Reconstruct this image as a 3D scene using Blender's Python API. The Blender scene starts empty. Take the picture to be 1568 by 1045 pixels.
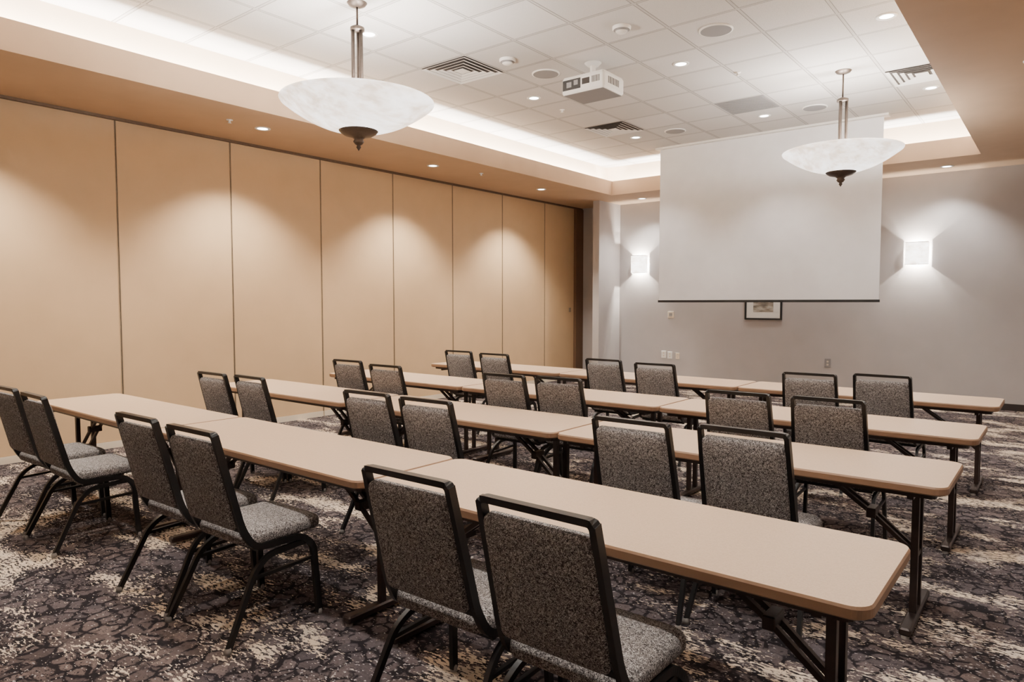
import bpy, math, random
from mathutils import Vector, Matrix
random.seed(4)
S=bpy.context.scene
COL=S.collection
# ------------------------------------------------------------------ dims
XW=-7.976; XR=0.62; D=12.30; YN=-1.4; ZS=3.537; ZC=4.10; ZF=3.79
TL=-6.546; TR=-0.938; TF=11.11; TN=0.1; CV=0.26

# ------------------------------------------------------------------ materials
def newmat(n):
    m=bpy.data.materials.new(n); m.use_nodes=True
    nt=m.node_tree; b=nt.nodes['Principled BSDF']; return m,nt,b
def N(nt,t,**kw):
    n=nt.nodes.new(t)
    for k,v in kw.items(): setattr(n,k,v)
    return n
def ramp(nt,fac,stops):
    r=N(nt,'ShaderNodeValToRGB'); e=r.color_ramp.elements
    while len(e)<len(stops): e.new(.5)
    for i,(p,c) in enumerate(stops):
        e[i].position=p; e[i].color=(c[0],c[1],c[2],1) if not isinstance(c,(int,float)) else (c,c,c,1)
    nt.links.new(fac,r.inputs[0]); return r.outputs[0]
def mixc(nt,f,a,b,bt='MIX'):
    m=N(nt,'ShaderNodeMix',data_type='RGBA',blend_type=bt)
    for s,v in ((0,f),(6,a),(7,b)):
        if hasattr(v,'links'): nt.links.new(v,m.inputs[s])
        elif isinstance(v,(int,float)): m.inputs[s].default_value=v
        else: m.inputs[s].default_value=(v[0],v[1],v[2],1)
    return m.outputs[2]
def coords(nt,scale=(1,1,1),kind='Object',rot=(0,0,0)):
    tc=N(nt,'ShaderNodeTexCoord'); mp=N(nt,'ShaderNodeMapping')
    mp.inputs['Scale'].default_value=scale; mp.inputs['Rotation'].default_value=rot
    nt.links.new(tc.outputs[kind],mp.inputs[0]); return mp.outputs[0]
def noise(nt,vec,scale,detail=2,rough=.5):
    n=N(nt,'ShaderNodeTexNoise'); n.inputs['Scale'].default_value=scale; n.inputs['Detail'].default_value=detail; n.inputs['Roughness'].default_value=rough
    nt.links.new(vec,n.inputs['Vector']); return n.outputs['Fac']
def bump(nt,b,h,strength=.3,dist=.01):
    bp=N(nt,'ShaderNodeBump'); bp.inputs['Strength'].default_value=strength; bp.inputs['Distance'].default_value=dist
    nt.links.new(h,bp.inputs['Height']); nt.links.new(bp.outputs[0],b.inputs['Normal'])
def srgb(r,g,b):
    f=lambda c:(c/255/12.92) if c/255<=.04045 else ((c/255+.055)/1.055)**2.4
    return (f(r),f(g),f(b))
def paint(name,c,rough=.7,bs=.08,sc=180,var=.04):
    m,nt,b=newmat(name); v=coords(nt)
    n=noise(nt,v,3,3); dk=tuple(x*(1-var) for x in c); lt=tuple(min(1,x*(1+var)) for x in c)
    nt.links.new(ramp(nt,n,[(.3,dk),(.7,lt)]),b.inputs['Base Color'])
    b.inputs['Roughness'].default_value=rough
    bump(nt,b,noise(nt,v,sc,2),bs,.002); return m
def metal(name,c,rough=.4,met=.6):
    m,nt,b=newmat(name); v=coords(nt)
    n=noise(nt,v,40,2)
    nt.links.new(ramp(nt,n,[(.3,tuple(x*.85 for x in c)),(.7,c)]),b.inputs['Base Color'])
    b.inputs['Roughness'].default_value=rough; b.inputs['Metallic'].default_value=met; return m
def emis(name,c,st,base=(.8,.8,.8)):
    m,nt,b=newmat(name); v=coords(nt)
    n=noise(nt,v,8,2)
    nt.links.new(ramp(nt,n,[(.2,tuple(x*.96 for x in c)),(.8,c)]),b.inputs['Emission Color'])
    b.inputs['Base Color'].default_value=(*base,1); b.inputs['Emission Strength'].default_value=st; return m

M_part=paint('partition_vinyl',srgb(206,175,137),.5,.25,260,.03)
M_soff=paint('soffit_paint',srgb(192,164,136),.75)
M_fasc=paint('cove_paint',srgb(228,210,184),.75)
M_wall=paint('grey_wallcovering',srgb(178,173,172),.6,.25,140,.03)
M_white=paint('white_plastic',srgb(228,226,222),.5,.03)
M_cream=paint('cream_trim',srgb(226,212,190),.5,.03)
M_base=paint('dark_baseboard',srgb(48,40,38),.5)
M_dark=paint('dark_brown_jamb',srgb(112,84,62),.6)
M_track=metal('track_bronze',srgb(110,90,72),.5,.3)
M_alu=metal('aluminium_trim',srgb(150,132,110),.45,.2)
M_frame=metal('black_frame',srgb(30,28,28),.38,.3)
M_leg=metal('bronze_leg',srgb(58,46,42),.4,.4)
M_glide=paint('glide_plastic',srgb(150,145,140),.5)
M_bronze=metal('pendant_bronze',srgb(84,74,68),.42,.6)
M_black=paint('black_plastic',srgb(22,22,24),.5)
M_grille=paint('grille_grey',srgb(132,130,131),.6)
M_slot=paint('slot_dark',srgb(50,46,44),.8)
M_lens=emis('downlight_lens',(1,.96,.9),18)
M_scr=paint('screen_fabric',srgb(228,228,231),.8,.02)

TILE=.65; TX0=-5.22-TILE/2; TY0=4.36-TILE/2
def tile_mat():
    m,nt,b=newmat('acoustic_tile'); v=coords(nt,kind='Object')
    sx=N(nt,'ShaderNodeSeparateXYZ'); nt.links.new(v,sx.inputs[0])
    outs=[];cells=[]
    for ax,o in ((0,TX0),(1,TY0)):
        a=N(nt,'ShaderNodeMath',operation='SUBTRACT'); nt.links.new(sx.outputs[ax],a.inputs[0]); a.inputs[1].default_value=o
        d=N(nt,'ShaderNodeMath',operation='DIVIDE'); nt.links.new(a.outputs[0],d.inputs[0]); d.inputs[1].default_value=TILE
        fl=N(nt,'ShaderNodeMath',operation='FLOOR'); nt.links.new(d.outputs[0],fl.inputs[0]); cells.append(fl.outputs[0])
        f=N(nt,'ShaderNodeMath',operation='FRACT'); nt.links.new(d.outputs[0],f.inputs[0])
        p=N(nt,'ShaderNodeMath',operation='SUBTRACT'); nt.links.new(f.outputs[0],p.inputs[0]); p.inputs[1].default_value=.5
        q=N(nt,'ShaderNodeMath',operation='ABSOLUTE'); nt.links.new(p.outputs[0],q.inputs[0]); outs.append(q.outputs[0])
    mx=N(nt,'ShaderNodeMath',operation='MAXIMUM'); nt.links.new(outs[0],mx.inputs[0]); nt.links.new(outs[1],mx.inputs[1])
    line=ramp(nt,mx.outputs[0],[(.470,0),(.477,1),(.484,.2),(.5,.2)])
    cb=N(nt,'ShaderNodeCombineXYZ'); nt.links.new(cells[0],cb.inputs[0]); nt.links.new(cells[1],cb.inputs[1])
    wn=N(nt,'ShaderNodeTexWhiteNoise'); nt.links.new(cb.outputs[0],wn.inputs[0])
    sp=noise(nt,v,220,2,.6)
    c1=ramp(nt,wn.outputs['Value'],[(0,srgb(196,192,188)),(1,srgb(212,208,205))])
    c2=mixc(nt,ramp(nt,sp,[(.36,1),(.46,0)]),c1,srgb(160,156,152))
    c3=mixc(nt,line,c2,srgb(98,92,88))
    nt.links.new(c3,b.inputs['Base Color']); b.inputs['Roughness'].default_value=.9
    inv=N(nt,'ShaderNodeMath',operation='MULTIPLY'); inv.inputs[1].default_value=-1; nt.links.new(line,inv.inputs[0])
    bump(nt,b,inv.outputs[0],.5,.01); return m
M_tile=tile_mat()

def carpet_mat():
    m,nt,b=newmat('patterned_carpet'); v=coords(nt)
    R_=math.radians(-20)
    wn=N(nt,'ShaderNodeTexNoise'); wn.inputs['Scale'].default_value=6; wn.inputs['Detail'].default_value=4; wn.inputs['Roughness'].default_value=.6; nt.links.new(v,wn.inputs['Vector'])
    wa=N(nt,'ShaderNodeVectorMath',operation='SCALE'); wa.inputs['Scale'].default_value=.11; nt.links.new(wn.outputs['Color'],wa.inputs[0])
    ad=N(nt,'ShaderNodeVectorMath',operation='ADD'); nt.links.new(v,ad.inputs[0]); nt.links.new(wa.outputs[0],ad.inputs[1])
    vo=N(nt,'ShaderNodeTexVoronoi',feature='DISTANCE_TO_EDGE'); vo.inputs['Scale'].default_value=11.5; nt.links.new(ad.outputs[0],vo.inputs['Vector'])
    vc=N(nt,'ShaderNodeTexVoronoi',feature='F1'); vc.inputs['Scale'].default_value=11.5; nt.links.new(ad.outputs[0],vc.inputs['Vector'])
    sepc=N(nt,'ShaderNodeSeparateColor'); nt.links.new(vc.outputs['Color'],sepc.inputs[0])
    cell=ramp(nt,sepc.outputs[0],[(0,srgb(80,70,69)),(.5,srgb(99,87,84)),(1,srgb(120,105,100))])
    big=noise(nt,v,.8,2)
    cell=mixc(nt,ramp(nt,big,[(.42,0),(.55,.5)]),cell,srgb(84,80,86))
    cell=mixc(nt,ramp(nt,noise(nt,v,60,3,.7),[(.4,0),(.62,.4)]),cell,srgb(56,50,51))
    edge=ramp(nt,vo.outputs['Distance'],[(.07,.95),(.13,0)])
    brk=ramp(nt,noise(nt,v,9,3),[(.40,0),(.46,1)])
    em=N(nt,'ShaderNodeMath',operation='MULTIPLY'); nt.links.new(edge,em.inputs[0]); nt.links.new(brk,em.inputs[1])
    c=mixc(nt,em.outputs[0],cell,srgb(34,30,33))
    s1=noise(nt,coords(nt,(1,2.0,1),rot=(0,0,R_)),30,3,.7)
    dm=ramp(nt,noise(nt,coords(nt,(1,1.6,1),rot=(0,0,R_)),1.3,3,.6),[(.46,0),(.62,.15)])
    da=N(nt,'ShaderNodeMath',operation='ADD'); nt.links.new(dm,da.inputs[0]); nt.links.new(s1,da.inputs[1])
    c=mixc(nt,ramp(nt,da.outputs[0],[(.62,0),(.64,.95)]),c,srgb(38,33,36))
    # fine pale flecks
    s3=noise(nt,coords(nt,(1,1.5,1),rot=(0,0,R_)),46,1,.5)
    fm=ramp(nt,noise(nt,v,1.9,2),[(.47,0),(.62,.06)])
    fa=N(nt,'ShaderNodeMath',operation='ADD'); nt.links.new(fm,fa.inputs[0]); nt.links.new(s3,fa.inputs[1])
    c=mixc(nt,ramp(nt,fa.outputs[0],[(.70,0),(.715,.85)]),c,srgb(180,172,168))
    # cream brush dashes gathered in drifts
    pm=noise(nt,coords(nt,(1,2.0,1),rot=(0,0,R_)),1.5,3,.6)
    mask=ramp(nt,pm,[(.48,0),(.62,1)])
    s2=noise(nt,coords(nt,(1,2.5,1),rot=(0,0,R_)),29,2,.6)
    addm=N(nt,'ShaderNodeMath',operation='MULTIPLY_ADD'); nt.links.new(mask,addm.inputs[0]); addm.inputs[1].default_value=.24; nt.links.new(s2,addm.inputs[2])
    cm=ramp(nt,addm.outputs[0],[(.685,0),(.70,1)])
    cream=ramp(nt,noise(nt,v,6,2),[(.35,srgb(224,202,174)),(.7,srgb(194,179,164))])
    c=mixc(nt,cm,c,cream)
    nt.links.new(c,b.inputs['Base Color']); b.inputs['Roughness'].default_value=1
    b.inputs['Specular IOR Level'].default_value=.1
    bump(nt,b,noise(nt,v,350,2),.6,.004); return m
M_carpet=carpet_mat()

def fabric_mat():
    m,nt,b=newmat('speckled_upholstery'); v=coords(nt,(1,1,1))
    vo=N(nt,'ShaderNodeTexNoise'); vo.inputs['Scale'].default_value=190; vo.inputs['Detail'].default_value=2;vo.inputs['Distortion'].default_value=1.8; nt.links.new(v,vo.inputs['Vector'])
    c=ramp(nt,vo.outputs['Fac'],[(.38,srgb(44,40,40)),(.5,srgb(100,94,92)),(.62,srgb(192,186,181))])
    nt.links.new(c,b.inputs['Base Color']); b.inputs['Roughness'].default_value=.95
    b.inputs['Specular IOR Level'].default_value=.15
    bump(nt,b,vo.outputs['Fac'],.5,.003); return m
M_fab=fabric_mat()
def lam_mat():
    m,nt,b=newmat('table_laminate'); v=coords(nt)
    n=noise(nt,v,160,3,.7)
    nt.links.new(ramp(nt,n,[(.35,srgb(188,159,130)),(.65,srgb(200,172,143))]),b.inputs['Base Color'])
    b.inputs['Roughness'].default_value=.42
    bump(nt,b,noise(nt,v,300,2),.05,.001); return m
M_lam=lam_mat()
M_edge=paint('table_edge',srgb(138,106,80),.5)
def alab_mat(name,st):
    m,nt,b=newmat(name); v=coords(nt,(1.6,.7,2.5),rot=(.3,.5,.6))
    n=noise(nt,v,3.2,6,.7)
    c=ramp(nt,n,[(.38,srgb(212,196,180)),(.5,srgb(242,233,224)),(.6,srgb(255,253,250))])
    nt.links.new(c,b.inputs['Base Color']); nt.links.new(c,b.inputs['Emission Color'])
    b.inputs['Emission Strength'].default_value=st; b.inputs['Roughness'].default_value=.3
    return m
M_alab=alab_mat('alabaster_glass',2.5)
M_shade=alab_mat('sconce_shade_glass',5)
def art_mat():
    m,nt,b=newmat('landscape_print'); v=coords(nt,(1,1,3))
    nt.links.new(ramp(nt,noise(nt,v,6,5),[(.3,srgb(60,56,52)),(.5,srgb(140,132,120)),(.7,srgb(205,200,190))]),b.inputs['Base Color']); return m
M_art=art_mat()

# ------------------------------------------------------------------ mesh builder
class MB:
    def __init__(s): s.v=[];s.f=[];s.m=[];s.mats=[];s.sm=[]
    def mi(s,m):
        if m not in s.mats: s.mats.append(m)
        return s.mats.index(m)
    def add(s,vs,fs,m,smooth=False,M=None):
        o=len(s.v); k=s.mi(m)
        for p in vs:
            p=Vector(p)
            if M is not None: p=M@p
            s.v.append(p)
        for f in fs: s.f.append([o+i for i in f]); s.m.append(k); s.sm.append(smooth)
    def box(s,a,b,m,M=None):
        x0,y0,z0=a;x1,y1,z1=b
        vs=[(x0,y0,z0),(x1,y0,z0),(x1,y1,z0),(x0,y1,z0),(x0,y0,z1),(x1,y0,z1),(x1,y1,z1),(x0,y1,z1)]
        fs=[(0,3,2,1),(4,5,6,7),(0,1,5,4),(1,2,6,5),(2,3,7,6),(3,0,4,7)]
        s.add(vs,fs,m,False,M)
    def bbox(s,a,b,m,r=.004,M=None):
        cx,cy=(a[0]+b[0])/2,(a[1]+b[1])/2
        T=Matrix.Translation((cx,cy,0)); 
        if M is not None: T=M@T
        s.rprism(b[0]-a[0],b[1]-a[1],r,[(r,a[2]),(0,a[2]+r),(0,b[2]-r),(r,b[2])],m,m,T,2)
    def rprism(s,w,h,r,layers,m_side,m_cap,M=None,seg=5,smooth=False,bottom=None):
        vs=[];n=0
        for ins,z in layers:
            ww=w/2-ins;hh=h/2-ins;rr=max(r-ins*.6,.0005);ring=[]
            for cxs,cys,a0 in ((1,1,0),(-1,1,90),(-1,-1,180),(1,-1,270)):
                for i in range(seg+1):
                    a=math.radians(a0+90*i/seg)
                    ring.append((cxs*(ww-rr)+rr*math.cos(a),cys*(hh-rr)+rr*math.sin(a),z))
            n=len(ring);vs+=ring
        L=len(layers);fs=[]
        for l in range(L-1):
            for i in range(n):
                j=(i+1)%n; fs.append((l*n+i,l*n+j,(l+1)*n+j,(l+1)*n+i))
        s.add(vs,fs,m_side,smooth,M)
        s.add(vs[(L-1)*n:],[tuple(range(n))],m_cap,False,M)
        s.add(vs[:n],[tuple(range(n-1,-1,-1))],bottom or m_side,False,M)
    def tube(s,pts,r,m,sq=False,n=8,ry=None):
        pts=[Vector(p) for p in pts]; vs=[];k=4 if sq else n
        for i,p in enumerate(pts):
            if i==0:t=pts[1]-p
            elif i==len(pts)-1:t=p-pts[i-1]
            else:t=(pts[i+1]-p).normalized()+(p-pts[i-1]).normalized()
            t.normalize()
            ref=Vector((1,0,0)) if abs(t.x)<.9 else Vector((0,0,1))
            u=(ref-t*ref.dot(t)).normalized(); w=t.cross(u)
            for j in range(k):
                a=2*math.pi*(j+(.5 if sq else 0))/k; q=1.414 if sq else 1
                vs.append(p+u*math.cos(a)*r*q+w*math.sin(a)*(ry or r)*q)
        fs=[]
        for i in range(len(pts)-1):
            for j in range(k):
                jj=(j+1)%k; fs.append((i*k+j,i*k+jj,(i+1)*k+jj,(i+1)*k+j))
        fs.append(tuple(range(k-1,-1,-1)));fs.append(tuple((len(pts)-1)*k+j for j in range(k)))
        s.add(vs,fs,m,not sq)
    def lathe(s,prof,m,n=32,M=None,smooth=True,closed=False):
        vs=[];k=len(prof)
        for i in range(n):
            a=2*math.pi*i/n
            for r,z in prof: vs.append((r*math.cos(a),r*math.sin(a),z))
        fs=[]
        for i in range(n):
            j=(i+1)%n
            for q in range(k if closed else k-1):
                q2=(q+1)%k
                fs.append((i*k+q,j*k+q,j*k+q2,i*k+q2))
        s.add(vs,fs,m,smooth,M)
    def mesh(s,name):
        me=bpy.data.meshes.new(name); me.from_pydata([tuple(p) for p in s.v],[],s.f)
        for m in s.mats: me.materials.append(m)
        for i,p in enumerate(me.polygons): p.material_index=s.m[i]; p.use_smooth=s.sm[i]
        me.update(); return me
    def obj(s,name,loc=(0,0,0),rot=0):
        return inst(s.mesh(name),name,loc,rot)
def inst(me,name,loc,rot=0,parent=None):
    o=bpy.data.objects.new(name,me); COL.objects.link(o); o.location=loc; o.rotation_euler=(0,0,rot)
    if parent: o.parent=parent
    return o
def bez(pts,rad=.05,seg=4):
    out=[Vector(pts[0])]
    for i in range(1,len(pts)-1):
        a,b,c=Vector(pts[i-1]),Vector(pts[i]),Vector(pts[i+1])
        r=min(rad,(b-a).length*.45,(c-b).length*.45)
        p=b+(a-b).normalized()*r;q=b+(c-b).normalized()*r
        for k in range(seg+1):
            t=k/seg; out.append(p*(1-t)**2+b*2*t*(1-t)+q*t*t)
    out.append(Vector(pts[-1])); return out
def simple(name,boxes):
    mb=MB()
    for a,b,m in boxes: mb.box(a,b,m)
    return mb.obj(name)

# ------------------------------------------------------------------ room
simple('floor',[((XW-.3,YN-.2,-.1),(XR+.2,D+.2,0),M_carpet)])
simple('wall_back',[((XW-.3,D,0),(XR+.2,D+.15,ZC+.1),M_wall)])
simple('wall_right',[((XR,YN,0),(XR+.15,D,ZC+.1),M_wall)])
simple('wall_front',[((XW-.3,YN-.15,0),(XR+.2,YN,ZC+.1),M_wall)])
simple('wall_wing',[((-7.19,11.5,0),(-7.05,D,ZS),M_wall)])
simple('baseboard_back',[((-7.05,D-.015,0),(XR,D,.10),M_base)])
simple('baseboard_right',[((XR-.015,YN,0),(XR,D-.015,.10),M_base)])
mb=MB()
P0=3.189;PP=1.30
mb.box((XW-.2,YN,0),(XW-.012,D,ZC+.1),M_part)
for k in range(-4,7):
    y0=P0+PP*k; y1=min(y0+PP,12.02)
    if y0<YN: y0=YN
    mb.box((XW-.03,y0+.003,.075),(XW,y1-.003,ZS-.03),M_part)
    if y0>YN+.1:
        mb.box((XW-.03,y0-.010,.075),(XW+.004,y0-.003,ZS-.03),M_alu)
        mb.box((XW-.03,y0+.003,.075),(XW+.004,y0+.010,ZS-.03),M_alu)
    mb.box((XW-.03,y0+.01,.0),(XW+.012,y1-.01,.07),M_cream)
mb.box((XW-.03,12.03,0),(XW+.05,D,ZS-.03),M_dark)
mb.box((XW-.03,YN,ZS-.028),(XW+.03,D,ZS),M_track)
mb.box((XW,11.84,1.38),(XW+.015,11.90,1.47),M_alu)
mb.obj('wall_left')
simple('ceiling',[((TL-CV,TN-CV,ZC),(TR+CV,TF+CV,ZC+.08),M_tile)])
zt=ZS+.06
simple('ceiling_soffit',[
 ((XW,YN,ZS),(TL,D,zt),M_soff),((TR,YN,ZS),(XR,D,zt),M_soff),
 ((TL,TF,ZS),(TR,D,zt),M_soff),((TL,YN,ZS),(TR,TN,zt),M_soff)])
t=.03
simple('trim_tray',[
 ((TL-t,TN-t,zt),(TL,TF+t,ZF),M_soff),((TR,TN-t,zt),(TR+t,TF+t,ZF),M_soff),
 ((TL,TF,zt),(TR,TF+t,ZF),M_soff),((TL,TN-t,zt),(TR,TN,ZF),M_soff)])
simple('wall_cove',[
 ((TL-CV-.05,TN-CV,zt),(TL-CV,TF+CV,ZC+.05),M_fasc),((TR+CV,TN-CV,zt),(TR+CV+.05,TF+CV,ZC+.05),M_fasc),
 ((TL-CV,TF+CV,zt),(TR+CV,TF+CV+.05,ZC+.05),M_fasc),((TL-CV,TN-CV-.05,zt),(TR+CV,TN-CV,ZC+.05),M_fasc)])

# ------------------------------------------------------------------ lights
def light(kind,name,loc,energy,color=(1,.86,.7),parent=None,rot=(0,0,0),**kw):
    l=bpy.data.lights.new(name,kind); l.energy=energy; l.color=color
    for k,v in kw.items(): setattr(l,k,v)
    o=bpy.data.objects.new(name,l); COL.objects.link(o); o.location=loc; o.rotation_euler=rot
    if parent: o.parent=parent
    return o
WARM=(1,.91,.79); NEUT=(1,.96,.905)
cc=MB()
cc.box((TL-.20,TN,zt+.002),(TL-.16,TF,zt+.02),M_white);cc.box((TR+.16,TN,zt+.002),(TR+.20,TF,zt+.02),M_white)
cc.box((TL,TF+.16,zt+.002),(TR,TF+.20,zt+.02),M_white);cc.box((TL,TN-.20,zt+.002),(TR,TN-.16,zt+.02),M_white)
cove=cc.obj('cove_light')
Ln=TF-TN; Wn=TR-TL
PC=170
light('AREA','strip_1',(TL-.13,(TF+TN)/2,zt+.06),PC*Ln/5,NEUT,cove,(math.pi,math.radians(-18),0),shape='RECTANGLE',size=.06,size_y=Ln)
light('AREA','strip_2',(TR+.13,(TF+TN)/2,zt+.06),PC*Ln/5,NEUT,cove,(math.pi,math.radians(18),0),shape='RECTANGLE',size=.06,size_y=Ln)
light('AREA','strip_3',((TL+TR)/2,TF+.13,zt+.06),PC*Wn/5,NEUT,cove,(math.pi-math.radians(-18),0,0),shape='RECTANGLE',size=Wn,size_y=.06)
light('AREA','strip_4',((TL+TR)/2,TN-.13,zt+.06),PC*Wn/5,NEUT,cove,(math.pi-math.radians(18),0,0),shape='RECTANGLE',size=Wn,size_y=.06)

mb=MB()
mb.lathe([(.055,.004),(.06,-.006),(.085,-.006),(.088,0)],M_white,28)
mb.lathe([(0,-.001),(.057,-.001)],M_lens,28)
me_dl=mb.mesh('recessed_light')
def downlight(x,y,z,e,spot=100,col=NEUT,blend=.7):
    o=inst(me_dl,'recessed_light',(x,y,z-.001))
    light('SPOT','lamp',(0,0,-.03),e,col,o,spot_size=math.radians(spot),spot_blend=blend,shadow_soft_size=.05)
for x in (-5.22,-3.27,-1.32):
    for y in (1.76,4.36,6.96,9.56): downlight(x,y,ZC,165 if y<9 else 110)
for y in (1.76,4.43,7.13,9.76): downlight(-7.16,y,ZS,340,112,WARM,.65)
for x in (-1.40,-6.3,-3.8): downlight(x,11.80,ZS,120,110)
for y in (1.76,4.43,7.13,9.76): downlight(-.25,y,ZS,100,110)

def pendant(x,y,R,zrim,zm):
    mb=MB()
    hb=-R*.38
    prof=[]
    for i in range(17):
        q=i/16
        prof.append((R*q,hb*(1-q**2.1)))
    prof+= [(R*1.01,.014),(R*.99,.018)]
    inner=[(r*.975,z+.014) for r,z in reversed(prof[:17])]
    mb.lathe(prof+inner,M_alab,64)
    k=R/.62
    f=[(.165*k,hb+.045*k),(.17*k,hb+.025*k),(.15*k,hb+.0),(.12*k,hb-.02*k),(.06*k,hb-.035*k),(.035*k,hb-.055*k),(.045*k,hb-.075*k),(.03*k,hb-.095*k),(.014*k,hb-.105*k),(.02*k,hb-.12*k),(.0,hb-.15*k)]
    mb.lathe(f,M_bronze,32)
    zc=ZC-zrim
    for a in (10,130,250):
        c_,s_=.040*math.cos(math.radians(a)),.040*math.sin(math.radians(a))
        mb.tube([(c_,s_,hb),(c_,s_,zm)],.016,M_bronze)
    mb.lathe([(0,zm+.03),(.03,zm+.03),(.06,zm+.015),(.06,zm-.01),(0,zm-.015)],M_bronze,20)
    mb.tube([(0,0,zm),(0,0,zc)],.009,M_bronze)
    mb.lathe([(.0,zc-.035),(.03,zc-.035),(.07,zc-.02),(.085,zc)],M_bronze,28)
    o=mb.obj('pendant_light',(x,y,zrim))
    light('POINT','bulb',(0.25,0,hb*.15),100,NEUT,o,shadow_soft_size=.08)
    light('POINT','bulb',(-0.25,0,hb*.15),100,NEUT,o,shadow_soft_size=.08)
pendant(-4.77,3.86,.64,3.26,.62)
pendant(-1.98,8.28,.605,3.22,.56)

mb=MB()
w,h,d=.155,.175,.11
mb.box((-w,-d,-h),(w,-d+.006,h),M_shade);mb.box((-w,-d+.006,-h),(-w+.006,-.012,h),M_shade);mb.box((w-.006,-d+.006,-h),(w,-.012,h),M_shade)
mb.box((-.06,-.02,-.08),(.06,0,.08),M_bronze)
mb.box((-w-.002,-d-.003,-h),(w+.002,-d+.003,-h+.008),M_bronze);mb.box((-w-.002,-d-.003,h-.008),(w+.002,-d+.003,h),M_bronze)
me_s=mb.mesh('wall_sconce')
for x in (-6.58,-1.805):
    o=inst(me_s,'wall_sconce',(x,D-.001,2.33))
    light('POINT','bulb',(0,-.06,.05),75,WARM,o,shadow_soft_size=.012)
    light('POINT','bulb',(0,-.06,-.05),75,WARM,o,shadow_soft_size=.012)

YS=10.49
mb=MB()
mb.box((-5.27,YS-.003,1.61),(-1.985,YS+.003,ZC-.02),M_scr)
mb.box((-5.28,YS-.014,1.575),(-1.975,YS+.014,1.612),M_black)
mb.box((-5.33,YS-.07,ZC-.03),(-1.92,YS+.07,ZC),M_white)
mb.obj('projection_screen')

mb=MB();x0,x1,z0,z1=-4.48,-3.83,1.27,1.75
for a,b in (((x0,D-.03,z0),(x1,D-.001,z0+.03)),((x0,D-.03,z1-.03),(x1,D-.001,z1)),((x0,D-.03,z0+.03),(x0+.03,D-.001,z1-.03)),((x1-.03,D-.03,z0+.03),(x1,D-.001,z1-.03))): mb.box(a,b,M_black)
mb.box((x0+.03,D-.012,z0+.03),(x1-.03,D-.002,z1-.03),M_white)
mb.box((x0+.15,D-.015,z0+.14),(x1-.15,D-.012,z1-.12),M_art)
mb.obj('framed_picture')

def plate(name,x,z,w,h,m=M_white,slots=True):
    mb=MB(); R=Matrix.Rotation(math.radians(90),4,'X')
    mb.rprism(w,h,.006,[(0,0),(0,.004),(.004,.008)],m,m,R,3)
    if slots:
        mb.box((-.014,-.0095,.012),(.014,-.0078,.038),M_cream);mb.box((-.014,-.0095,-.038),(.014,-.0078,-.012),M_cream)
        for zz in (.025,-.025):
            mb.box((-.007,-.010,zz-.004),(-.004,-.0094,zz+.006),M_slot);mb.box((.004,-.010,zz-.004),(.007,-.0094,zz+.006),M_slot)
    else: mb.box((-w*.25,-.012,-h*.2),(w*.25,-.0078,h*.25),M_grille)
    mb.obj(name,(x,D-.0005,z))
plate('wall_thermostat',-5.92,1.34,.13,.13,M_cream,False)
plate('wall_outlet',-6.06,.57,.10,.14);plate('wall_outlet',-5.93,.56,.10,.14);plate('wall_outlet',-5.77,.55,.08,.12,M_cream)
plate('wall_outlet',-3.07,.56,.10,.15,M_grille)

def diffuser(x,y):
    mb=MB();h=TILE/2-.01
    for i,s_ in enumerate((h,h*.80,h*.6,h*.4)):
        o_=s_; q=s_-.035
        vs=[(-o_,-o_,-.012),(o_,-o_,-.012),(o_,o_,-.012),(-o_,o_,-.012),(-q,-q,-.002+.0),(q,-q,-.002),(q,q,-.002),(-q,q,-.002)]
        fs=[(0,1,5,4),(1,2,6,5),(2,3,7,6),(3,0,4,7)]
        mb.add(vs,[f[::-1] for f in fs],M_white)
    mb.box((-h*.2,-h*.2,-.012),(h*.2,h*.2,-.008),M_white)
    mb.box((-h,-h,-.002),(h,h,-.001),M_slot)
    mb.obj('air_vent',(x,y,ZC-.001))
for p in ((-5.22,5.66),(-5.22,8.91),(-1.32,8.91)): diffuser(*p)
mb=MB();h=TILE/2-.02
mb.box((-h,-h,-.006),(h,h,0),M_grille)
for i in range(14):
    y=-h+.03+i*(2*h-.06)/13; mb.box((-h+.03,y-.008,-.011),(h-.03,y+.006,-.006),M_grille)
mb.obj('return_grille',(-3.27,8.91,ZC-.001))
for x,y in ((-4.57,6.31),(-2.62,6.31),(-2.62,9.56),(-4.57,9.56),(-2.62,3.71)):
    mb=MB(); mb.lathe([(.155,0),(.155,-.008),(.14,-.012)],M_white,36); mb.lathe([(.141,-.011),(.0,-.013)],M_grille,36)
    mb.obj('ceiling_speaker',(x,y,ZC-.001))
for x,y in ((-4.62,5.70),(-3.27,5.70)):
    mb=MB(); mb.lathe([(.085,0),(.085,-.02),(.075,-.03)],M_white,28); mb.lathe([(.075,-.03),(.055,-.032),(.053,-.042)],M_grille,28); mb.lathe([(.056,-.042),(.04,-.055),(0,-.058)],M_white,28)
    mb.obj('smoke_detector',(x,y,ZC-.001))
for x,y,z in ((-5.24,7.6,ZC),(-2.9,7.6,ZC),(-7.1,4.0,ZS),(-7.0,8.0,ZS)):
    mb=MB(); mb.lathe([(.035,0),(.033,-.006),(.012,-.008),(.012,-.03),(.022,-.034),(0,-.036)],M_white,20)
    mb.obj('fire_sprinkler',(x,y,z-.001))
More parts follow.
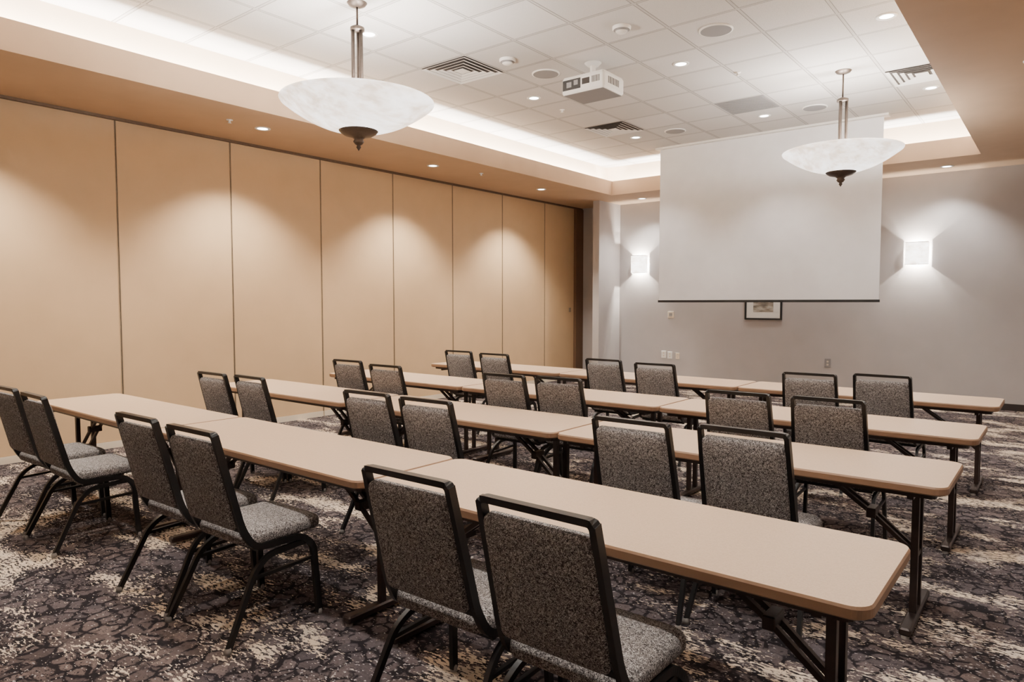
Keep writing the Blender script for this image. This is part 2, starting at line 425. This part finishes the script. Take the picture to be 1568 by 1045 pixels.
# projector
mb=MB(); zp=3.86; hz=ZC-zp
mb.rprism(.52,.42,.03,[(.012,-.10),(0,-.08),(0,.05),(.015,.08)],M_white,M_white,None,4)
mb.box((-.24,-.214,-.06),(-.02,-.208,.045),M_black)
mb.box((-.19,-.2155,-.035),(-.13,-.2135,.02),M_grille);mb.box((-.10,-.2155,-.02),(-.05,-.2135,.03),M_grille)
mb.box((.0,-.214,-.03),(.09,-.208,.03),M_slot)
for i in range(7): mb.box((.12+.014*i,-.213,-.03),(.126+.014*i,-.209,.035),M_slot)
for i in range(9): mb.box((.256,-.12+.025*i,-.04),(.262,-.108+.025*i,.03),M_slot)
mb.box((-.24,-.19,-.103),(.24,.19,-.099),M_grille)
mb.lathe([(.045,0),(.05,.03),(.04,.035),(.0,.025)],M_black,24,Matrix.Translation((-.08,.20,0))@Matrix.Rotation(math.radians(-90),4,'X'))
mb.box((-.10,-.08,.075),(.10,.08,.10),M_white)
mb.tube([(0,0,.09),(0,0,hz)],.03,M_white,n=14)
mb.lathe([(.0,hz-.03),(.06,hz-.03),(.09,hz)],M_white,24)
mb.obj('ceiling_projector',(-3.99,6.36,zp-.001))

# ------------------------------------------------------------------ table
LT=2.11; WT=.66
mb=MB()
mb.rprism(LT,WT,.06,[(.03,.698),(.012,.698),(.0,.706),(0,.732),(.005,.74)],M_edge,M_lam,None,7,False,M_edge)
mb.rprism(LT-.10,WT-.10,.03,[(0,.672),(0,.701)],M_leg,M_leg,None,3)
for s in (-1,1):
    x=s*(LT/2-.155)
    # twin-post pedestal leg with T foot
    for y in (-.065,.055):
        mb.tube([(x,y,.04),(x,y,.69)],.0155,M_leg,True)
    mb.bbox((x-.026,-.29,.014),(x+.026,.29,.052),M_leg,.008)
    for y in (-.27,.27): mb.lathe([(.018,0),(.018,.016)],M_glide,12,Matrix.Translation((x,y,0)))
    mb.tube([(x,-.25,.665),(x,.25,.665)],.014,M_leg,True)
    mb.tube([(x,-.065,.33),(x,.055,.33)],.012,M_leg,True)
    # folding brace
    for y in (-.035,.025):
        mb.tube([(x,y,.33),(x-s*.20,y,.50),(x-s*.46,y,.685)],.010,M_leg,True)
    mb.bbox((x-s*.20-.022,-.055,.475),(x-s*.20+.022,.045,.525),M_leg,.004)
    mb.tube([(x-s*.46,-.22,.675),(x-s*.46,.22,.675)],.012,M_leg,True)
me_t=mb.mesh('folding_table')
TROW=[2.657,4.187,5.60,7.27]
for ri,F in enumerate(TROW):
    for k in range(3):
        xc=-.375-(LT/2)-k*(LT+.012)
        inst(me_t,'folding_table',(xc,F-WT/2+random.uniform(-.006,.006),0),math.radians(random.uniform(-.15,.15)))

# ------------------------------------------------------------------ chair
mb=MB()
HT=.985
for s in (-1,1):
    pa=bez([(s*.200,-.30,HT-.012),(s*.213,-.185,.52),(s*.222,-.13,.425),(s*.222,.13,.415),(s*.236,.185,.36),(s*.250,.205,.012)],.09,5)
    mb.tube(pa,.0105,M_frame,True,ry=.0155)
    pb=bez([(s*.224,.15,.385),(s*.224,-.06,.375),(s*.236,-.14,.32),(s*.262,-.295,.012)],.08,5)
    mb.tube(pb,.010,M_frame,True,ry=.0125)
    for y,x in ((.205,.250),(-.296,.263)): mb.lathe([(.0,0),(.016,0),(.016,.02),(.012,.03)],M_glide,10,Matrix.Translation((s*x,y,0)))
    mb.tube([(s*.238,-.15,.29),(s*.240,.19,.30)],.008,M_frame,True)
mb.tube(bez([(-.200,-.285,HT-.07),(-.200,-.302,HT-.006),(.200,-.302,HT-.006),(.200,-.285,HT-.07)],.02,4),.0105,M_frame,True,ry=.0155)
mb.tube([(-.212,-.185,.52),(.212,-.185,.52)],.009,M_frame,True)
mb.tube([(-.222,-.10,.41),(.222,-.10,.41)],.010,M_frame,True)
mb.tube([(-.224,.12,.40),(.224,.12,.40)],.010,M_frame,True)
p0=Vector((0,-.192,.52)); p1=Vector((0,-.288,HT-.050)); up=(p1-p0); Lh=up.length; up.normalize()
nx=Vector((1,0,0)); nn=nx.cross(up)
Mx=Matrix.Identity(4)
mid=(p0+p1)/2
for i in range(3):
    Mx[i][0]=nx[i];Mx[i][1]=up[i];Mx[i][2]=nn[i];Mx[i][3]=mid[i]
mb.rprism(.392,Lh,.03,[(.12,-.036),(.06,-.034),(.022,-.030),(.008,-.024),(.0,-.012),(0,.012),(.008,.022),(.022,.028),(.06,.033),(.12,.036)],M_fab,M_fab,Mx,6,True)
mb.rprism(.455,.43,.06,[(.03,.428),(.008,.432),(0,.445),(0,.468),(.006,.482),(.022,.494),(.06,.502),(.12,.505)],M_fab,M_fab,Matrix.Translation((0,.045,0)),6,True,M_black)
me_c=mb.mesh('banquet_chair')
CH=[[(-5.67,1.50),(-5.05,1.49),(-3.69,1.53),(-3.12,1.53),(-1.72,1.57),(-1.146,1.535)],
[(-5.50,2.89),(-4.99,2.93),(-3.53,2.88),(-2.985,2.88),(-1.656,2.99),(-1.13,3.09)],
[(-5.66,4.39),(-4.92,4.25),(-3.535,4.29),(-3.05,4.36),(-1.64,4.37),(-1.10,4.41)],
[(-5.72,6.10),(-5.07,6.0),(-3.68,6.1),(-3.04,5.97),(-1.63,5.92),(-1.12,6.14)]]
for row in CH:
    for x,y in row:
        inst(me_c,'banquet_chair',(x,y+.30,0),math.radians(random.uniform(-1,3)))

# ------------------------------------------------------------------ world & camera
w=bpy.data.worlds.new('World'); S.world=w; w.use_nodes=True
w.node_tree.nodes['Background'].inputs[0].default_value=(1,.95,.9,1); w.node_tree.nodes['Background'].inputs[1].default_value=.05
cd=bpy.data.cameras.new('camera'); cam=bpy.data.objects.new('camera',cd); COL.objects.link(cam)
cam.location=(0,0,1.558); cam.rotation_euler=(math.pi/2-.0544,0,.6748)
cd.sensor_width=36; cd.lens=36*1056.9/1568; cd.clip_start=.05; cd.clip_end=60
S.camera=cam
S.view_settings.exposure=.22
